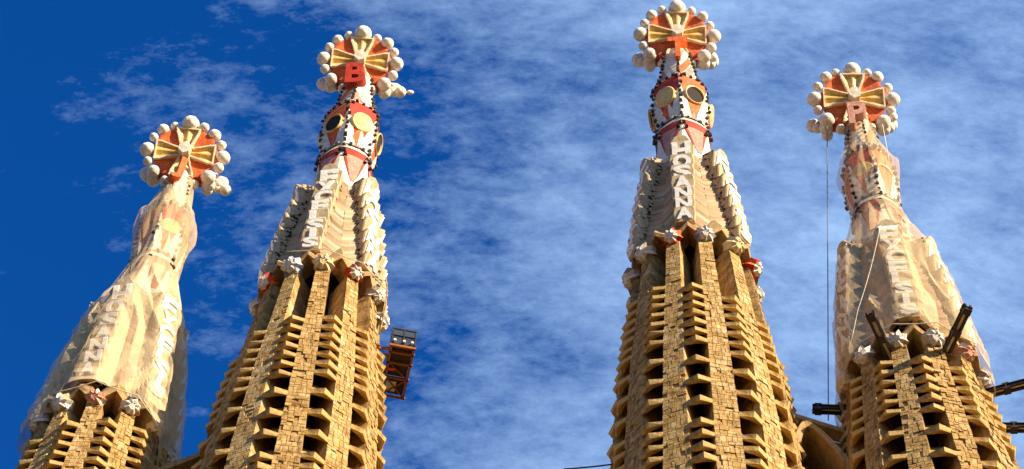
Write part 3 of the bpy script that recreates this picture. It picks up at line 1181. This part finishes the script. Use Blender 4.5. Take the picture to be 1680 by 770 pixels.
def build_net(T, hem, label, seed):
    """Netting pulled tight over the letter panels: flat facets between the points that hold it, a little slack on top."""
    H = T["H"]
    rz = T["root"].rotation_euler.z
    r_ = random.Random(int(seed * 10))
    offs = [-30, -21, -10, 0, 10, 21]
    cols = [(T["panel0"] + 60 * k_ + o, o) for k_ in range(6) for o in offs]
    lev = [6.3, 7.2, 8.2, 9.2, 10.1, 11.0, 12.1, 13.2, 14.2, 15.2, 16.3, 17.6, 18.9, 20.2, 21.5, 22.8, 24.1, 25.4, 26.8, 28.4, 30.2, 32.5]
    ctrl = []
    for dz in lev:
        row = []
        hang = max(0, min(1, (dz - 15.2) / 3))
        for th, off in cols:
            rr = interp(NET_R, dz) * (0.96 if T["letter"] == "P" and dz < 16 else 1.0)
            if abs(off) <= 10:
                k_ = 1.0 + 0.02 * hang
            else:
                # straight chord between two panels, drawn in towards the wall
                k_ = 1 - hang * (1 - math.cos(R(22)) / math.cos(R(30 - abs(off)))) * 1.25
                k_ -= 0.02 * hang
            k_ *= 1 + (1 - hang) * 0.5 * (hexr(th, T["eye"], 1) - 1)
            jit = (0.07 if abs(off) <= 10 else 0.30) * hang + (0.09 if dz > 7 else 0.02) * (1 - hang)
            row.append(rr * k_ + r_.uniform(-1, 1) * jit)
        ctrl.append(row)
    flip = [[r_.random() < 0.5 for _ in cols] for _ in lev]
    nc = len(cols)

    def radius(th, dz):
        q = (th - T["panel0"] + 30) % 360
        k_, o = divmod(q, 60)
        o -= 30
        i = max(j for j in range(6) if offs[j] <= o + 1e-6)
        o1 = offs[i + 1] if i < 5 else 30
        fx = (o - offs[i]) / (o1 - offs[i])
        c0 = int(k_) * 6 + i
        c1 = (c0 + 1) % nc
        l = 0
        while l < len(lev) - 2 and lev[l + 1] < dz:
            l += 1
        fy = max(0, min(1, (dz - lev[l]) / (lev[l + 1] - lev[l])))
        A, B, C_, D = ctrl[l][c0], ctrl[l][c1], ctrl[l + 1][c1], ctrl[l + 1][c0]
        if flip[l][c0]:
            return A + (B - A) * fx + (C_ - B) * fy if fx >= fy else A + (C_ - D) * fx + (D - A) * fy
        return A + (B - A) * fx + (D - A) * fy if fx + fy <= 1 else C_ + (D - C_) * (1 - fx) + (B - C_) * (1 - fy)

    mb = MB()
    n = 180
    rows = []
    steps = 110
    for i in range(steps + 1):
        f = i / steps
        row = []
        for q in range(n):
            th = q * 2.0
            a = ((th + 180) % 360) - 180
            dz = 6.4 + (interp(hem, a) - 6.4) * f
            off = abs(((th - T["panel0"] + 30) % 60) - 30)
            rr = radius(th, dz)
            u = noise.noise(Vector((th * 0.11 + 0.35 * dz, dz * 0.4, seed)))
            rr += 0.022 * u * (0.5 if off < 12 else 1)
            if off < 12 and dz > 18:
                rr += 0.15 * (((dz - 18.1) / 1.0) % 1.0 - 0.4) * (1 - (off / 12) ** 2)     # snagged on each letter block
            row.append(dirv(th) * rr + Vector((0, 0, H - dz)))
        rows.append(row)
    mb.grid(rows)
    o = mb.build("scaffold_net", MAT["net"], None, smooth=False)
    # the net is doubled below the bulge and single above it
    w_ = o.data.attributes.new("weave", "FLOAT", "POINT")
    w_.data.foreach_set("value", [0.30 if abs(((math.degrees(math.atan2(v.co.x, -v.co.y)) - T["panel0"] + 30) % 60) - 30) < 11 and 18 < H - v.co.z < 25.6 else (0.30 if T["letter"] == "P" else 0.40) + 0.14 * max(0, min(1, (H - v.co.z - 13.5) / 3)) for v in o.data.vertices])
    o.location = (T["x"], T["y"], 0)
    o.rotation_euler = (0, 0, rz)
    tag(o, label, "net", "nets over the outer spires")
    return o


build_net(TOWERS[0], [(-180, 31), (-120, 28.2), (-75, 27.4), (-46, 26.8), (-30, 26.6), (-16, 26.6), (-2, 26.3), (14, 26.7), (26, 27.4), (44, 28.6), (70, 31), (110, 32), (180, 31)],
          "beige net hung over the lower spire, loose on its right flank", 3.3)
build_net(TOWERS[3], [(-180, 30), (-120, 30.5), (-75, 30), (-50, 28.2), (-34, 27.0), (-18, 26.6), (-4, 26.4), (11, 26.2), (26, 26.4), (41, 26.6), (56, 26.9), (75, 28.3), (110, 29), (180, 30)],
          "beige net stretched over the spire above the steel beams", 11.7)

# ------------------------------------------------------------------ steel beams thrust out of the fourth tower's bays


def steel_beam(T, th, dz, r0, r1, rise, label):
    H = T["H"]
    rz = T["root"].rotation_euler.z
    rotm = Matrix.Rotation(rz, 4, "Z")
    a = rotm @ (dirv(th) * r0 + Vector((0, 0, H - dz)))
    b = rotm @ (dirv(th) * r1 + Vector((0, 0, H - dz + (r1 - r0) * math.tan(R(rise)))))
    off = Vector((T["x"], T["y"], 0))
    root = tag(empty("steel_beam", off + a), label, "beam", "beams jutting from the netted tower", "thing")
    d = (b - a).normalized()
    s = d.cross(Vector((0, 0, 1))).normalized()
    u = s.cross(d)
    L = (b - a).length
    P = lambda l_, x, z: d * l_ + s * x + u * z
    for x in (-0.09, 0.09):
        ch = MB()
        ch.bar(P(0, x, 0), P(L, x, 0), 0.03, 0.22, 0, u)
        sx = math.copysign(1, x)
        for z in (-0.1, 0.1):
            ch.bar(P(0, x + sx * 0.05, z), P(L - 0.002, x + sx * 0.05, z), 0.056, 0.024, 0, u)
        ch.build("channel", MAT["steel"], root)
    tm = MB()
    tm.bar(P(0.1, 0, 0.03), P(L - 0.15, 0, 0.03), 0.10, 0.12, 0, u)
    tm.build("timber_infill", MAT["white_steel"], root)
    n = max(2, int(L / 0.95))
    for i in range(n):
        l_ = L - 0.22 - i * 0.95
        cl = MB()
        cl.bar(P(l_ - 0.13, 0, 0.145), P(l_ + 0.13, 0, 0.145), 0.34, 0.06, 0, u)
        cl.bar(P(l_ - 0.13, 0, -0.145), P(l_ + 0.13, 0, -0.145), 0.34, 0.06, 0, u)
        for x in (-0.155, 0.155):
            cl.bar(P(l_ - 0.03, x, 0), P(l_ + 0.03, x, 0), 0.03, 0.23, 0, u)
        cl.build("clamp", MAT["steel"], root)
    return root


T4 = TOWERS[3]
steel_beam(T4, -13, 28.0, 1.6, 4.35, 14, "dark steel beam leaning up across the shaded left of the net")
steel_beam(T4, 35, 28.1, 1.7, 4.65, 12, "dark steel beam rising against the sky beside the net's right edge")
steel_beam(T4, -76, 28.3, 1.6, 3.95, 3, "short steel beam reaching over the stone bridge towards the tallest tower")
steel_beam(T4, 88, 28.2, 1.6, 5.6, 4, "upper of two steel beams leaving the photo's right edge")
steel_beam(T4, 101, 29.4, 1.6, 5.6, -3, "lower of two steel beams leaving the photo's right edge")

# ------------------------------------------------------------------ orange work hoist beside the second tower
O = at(661, 569, 53.2)
hoist = tag(empty("work_hoist", O, R(9)), "orange lattice work platform with a grey glazed cab, hanging beside a tower", "hoist")
fr = MB()
W_, D_ = 0.46, 2.55
for x in (-W_, W_):
    fr.bar((x, 0, 0), (x, D_, 0), 0.09, 0.14)
    fr.bar((x * 0.98, 0, 0.42), (x * 0.98, D_, 0.42), 0.045, 0.045)
for y in (0.0, 0.32, 0.85, 1.6, D_):
    fr.bar((-W_ - 0.08, y, -0.01), (W_ + 0.08, y, -0.01), 0.075, 0.12)
for y0, y1, sg in ((0.85, 1.6, 1), (1.6, D_, -1), (1.6, D_, 1)):
    fr.bar((-W_ * sg, y0, 0.012), (W_ * sg, y1, 0.012), 0.05, 0.07)
fr.build("lattice_frame", MAT["orange_paint"], hoist)
fl = MB()
for y0, y1 in ((0.9, 1.55), (1.66, 2.45)):
    fl.box((0, (y0 + y1) / 2, 0.075), (0.8, y1 - y0, 0.03))
fl.build("floor_plate", MAT["steel"], hoist)
tr_ = MB()
tr_.box((-0.16, 2.08, 0.045), (0.42, 0.5, 0.025))
tr_.build("pale_floor_sheet", MAT["white_steel"], hoist)
for x in (-W_, W_):
    for y in (0.95, 1.75, D_ - 0.03):
        ps = MB()
        ps.bar((x * 1.06, y, 0.0), (x * 1.06, y, 0.95), 0.04, 0.04, 0, Vector((0, 1, 0)))
        ps.build("rail_post", MAT["orange_paint"], hoist)
    rl = MB()
    rl.bar((x * 1.06, 0.9, 0.97), (x * 1.06, D_, 0.97), 0.04, 0.04)
    rl.build("hand_rail", MAT["orange_paint"], hoist)
cabn = MB()
prof = [(-0.02, 0.10), (-0.10, 0.55), (-0.06, 1.05), (0.10, 1.28), (0.75, 1.30), (0.85, 1.1), (0.85, 0.10)]
cabn.hull8([(-0.50, y, z) for y, z in prof], [(0.50, y, z) for y, z in prof])
cab = cabn.build("cab", MAT["cab_dark"], hoist)
gl = MB()
sc_ = lambda x0, x1, ya, za, yb, zb, o: gl.face([(x0, ya - o, za), (x1, ya - o, za), (x1, yb - o, zb), (x0, yb - o, zb)])
sc_(-0.45, 0.45, -0.03, 0.30, -0.098, 0.55, 0.02)
sc_(-0.45, 0.45, -0.098, 0.56, -0.065, 1.02, 0.02)
sc_(-0.45, 0.45, -0.05, 1.07, 0.09, 1.26, 0.02)
gl.build("windscreen", MAT["glass"], cab)
cf_ = MB()
for x in (-0.47, 0.0, 0.47):
    cf_.bar((x, -0.055, 0.12), (x, -0.13, 0.56), 0.05, 0.04)
    cf_.bar((x, -0.13, 0.54), (x, -0.09, 1.06), 0.05, 0.04)
cf_.bar((-0.5, -0.13, 0.55), (0.5, -0.13, 0.55), 0.05, 0.05)
cf_.bar((-0.5, -0.095, 1.05), (0.5, -0.095, 1.05), 0.05, 0.05)
cf_.bar((-0.52, 0.0, 1.20), (0.52, 0.0, 1.20), 0.05, 0.06)
cf_.build("cab_frame", MAT["steel"], cab)
for x in (-0.36, 0.02, 0.36):
    lp = MB()
    lp.tube([(x, -0.10, 0.2), (x, -0.16, 0.2)], 0.06, 10)
    lp.build("cab_lamp", MAT["white_steel"], cab)
for x in (-0.515, 0.515):
    g2 = MB()
    g2.face([(x, 0.0, 0.5), (x, 0.75, 0.5), (x, 0.72, 1.15), (x, 0.1, 1.15)])
    g2.build("side_window", MAT["glass"], cab)
uf = MB()
uf.box((0, 0.4, 0.085), (0.9, 0.75, 0.03))
uf.build("cab_floor", MAT["steel"], cab)
rdm = MB()
rdm.tube([(-1.15, 1.0, 0.35), (-0.95, 1.15, 0.1), (-0.6, 1.2, -0.08), (-0.1, 1.12, -0.09)], 0.06)
rdm.build("red_hose", MAT["red_paint"], hoist)
bk = MB()
for y in (0.2, 0.55, 1.4):
    bk.bar((-W_, y, 0.02), (-1.35, y + 0.2, 0.02), 0.09, 0.12)
bk.bar((-1.0, 0.1, 0.02), (-1.0, 1.6, 0.02), 0.08, 0.1)
bk.build("wall_bracket", MAT["orange_paint"], hoist)

# ------------------------------------------------------------------ stone links between the towers


def slab(mb, a, b, w, h, roof):
    """raking coping stone: flat bed, ridged top."""
    a, b = Vector(a), Vector(b)
    d = (b - a).normalized()
    s = d.cross(Vector((0, 0, 1))).normalized()
    u = s.cross(d)
    sec = [(-w / 2, -h / 2), (w / 2, -h / 2), (w / 2, h / 2), (0, h / 2 + roof), (-w / 2, h / 2)]
    mb.hull8([a + s * x + u * z for x, z in sec], [b + s * x + u * z for x, z in sec])


br = tag(empty("stone_bridge", (11.8, 51.5, 68)), "small stone bridge with a hooded arch joining the tallest tower to the netted one", "bridge")
m_ = MB()
slab(m_, (-1.6, 0.2, 4.55), (1.7, 0.0, 2.75), 0.55, 0.22, 0.16)
m_.build("coping", MAT["gable"], br)
m_ = MB()
slab(m_, (-1.6, 0.95, 4.35), (1.7, 0.8, 2.6), 0.8, 0.35, 0.0)
m_.build("raking_beam", MAT["gable"], br)
m_ = MB()
NA = 16
out_, inn = [], []
for i in range(NA + 1):
    f = i / NA
    # pointed arch: apex left of the middle
    x = -1.05 + 2.05 * f
    top = 2.85 - 1.5 * max(0, (0.28 - f) / 0.28) ** 1.5 if f < 0.28 else 2.85 - 2.3 * ((f - 0.28) / 0.72) ** 1.55
    out_.append((x, top))
    inn.append((x * 0.82 + 0.02, top - 0.30 - 0.1 * abs(f - 0.28)))
out_ = [(-1.05, -6)] + out_ + [(1.0, -6)]
inn = [(-0.82, -6)] + inn + [(0.82, -6)]
yf, yb = -0.75, 1.2
m_.grid([[(x, yf, z) for x, z in inn], [(x, yf - 0.05, z) for x, z in out_], [(x, yb, z) for x, z in out_]], 0, closed=False)
m_.grid([[(x, yf, z) for x, z in inn], [(x, yb - 0.2, z) for x, z in inn]], 0, closed=False)
m_.build("arch_hood", MAT["gable"], br)
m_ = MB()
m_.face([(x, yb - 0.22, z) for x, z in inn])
m_.build("arch_back_wall", MAT["shade_stone"], br)  # backing sheet, near-black colour stands in for the shade inside the arch
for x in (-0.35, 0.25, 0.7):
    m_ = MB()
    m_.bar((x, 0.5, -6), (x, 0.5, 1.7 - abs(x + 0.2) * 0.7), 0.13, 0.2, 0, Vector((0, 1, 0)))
    m_.build("mullion", MAT["shade_stone"], br)

lk = tag(empty("stone_link", (-12.4, 55.0, 71)), "raking stone coping joining the lowest netted tower to its bare neighbour", "bridge")
m_ = MB()
slab(m_, (-1.6, -0.1, -0.95), (1.6, -0.1, 1.55), 0.5, 0.25, 0.15)
m_.build("coping", MAT["gable"], lk)
m_ = MB()
slab(m_, (-1.6, 0.3, -1.5), (1.6, 0.3, 1.0), 0.6, 0.7, 0.0)
m_.build("raking_beam", MAT["gable"], lk)

# ------------------------------------------------------------------ ropes and cables


def rope(name, pts, r_, mat, label, cat="rope"):
    mb = MB()
    o = Vector(pts[0])
    mb.tube([Vector(p) - o for p in pts], r_, 6)
    ob = mb.build(name, MAT[mat], None, smooth=True)
    ob.location = o
    return tag(ob, label, cat)


def sag(a, b, drop, n=10):
    a, b = Vector(a), Vector(b)
    return [a + (b - a) * (i / n) - Vector((0, 0, drop * 4 * (i / n) * (1 - i / n))) for i in range(n + 1)]


rope("guy_rope", sag(at(1357, 208, 51.0), at(1359, 690, 51.4), 0.02), 0.022, "darkrope", "long thin rope from the netted tower's crown down to the stone bridge")
rope("guy_rope", sag(at(1448, 205, 50.6), at(1459, 266, 50.2), 0.02), 0.018, "rope", "short thin line from a crown ball to the net's bulge")
rope("steel_cable", sag(at(925, 770, 51.3), at(1012, 761, 50.6), 0.03), 0.032, "steel", "dark cable reaching left from the foot of the tallest tower", "cable")


def ring_rope(T, angs, dzs, rad, r_, mat, label):
    rotm = Matrix.Rotation(T["root"].rotation_euler.z, 4, "Z")
    off = Vector((T["x"], T["y"], 0))
    P = [off + rotm @ (dirv(a) * rr + Vector((0, 0, T["H"] - z))) for a, z, rr in zip(angs, dzs, rad)]
    pts = []
    for p, q in zip(P, P[1:]):
        pts += sag(p, q, 0.06, 5)[:-1]
    rope("safety_rope", pts + [P[-1]], r_, mat, label)


ring_rope(TOWERS[1], [-34, -4, 26, 56], [25.85, 25.95, 26.05, 26.2], [3.2] * 4, 0.022, "rope", "pale rope strung along the fruit bosses of the B tower")
ring_rope(T4, [-34, -4, 26, 56], [27.0, 26.9, 26.9, 27.2], [3.25] * 4, 0.022, "rope", "pale rope holding the net's lower edge above the steel beams")
ring_rope(TOWERS[0], [-46, -16, 14, 44], [27.2, 26.9, 27.1, 27.9], [3.25] * 4, 0.022, "rope", "pale rope tied along the lower net over white and pink bosses")
ring_rope(T4, [2, -14, -30, -42], [18.6, 21.8, 24.4, 26.8], [2.4, 2.62, 2.85, 3.08], 0.014, "rope", "slanting ochre rope lying over the net from letters to beam")
rope("brown_hose", [at(633, 455, 54.0), at(635, 475, 53.8), at(633, 500, 53.7), at(628, 525, 53.7), at(622, 548, 53.6)], 0.035, "pier", "brown hose hanging down the bare tower's edge above the hoist cab", "hose")
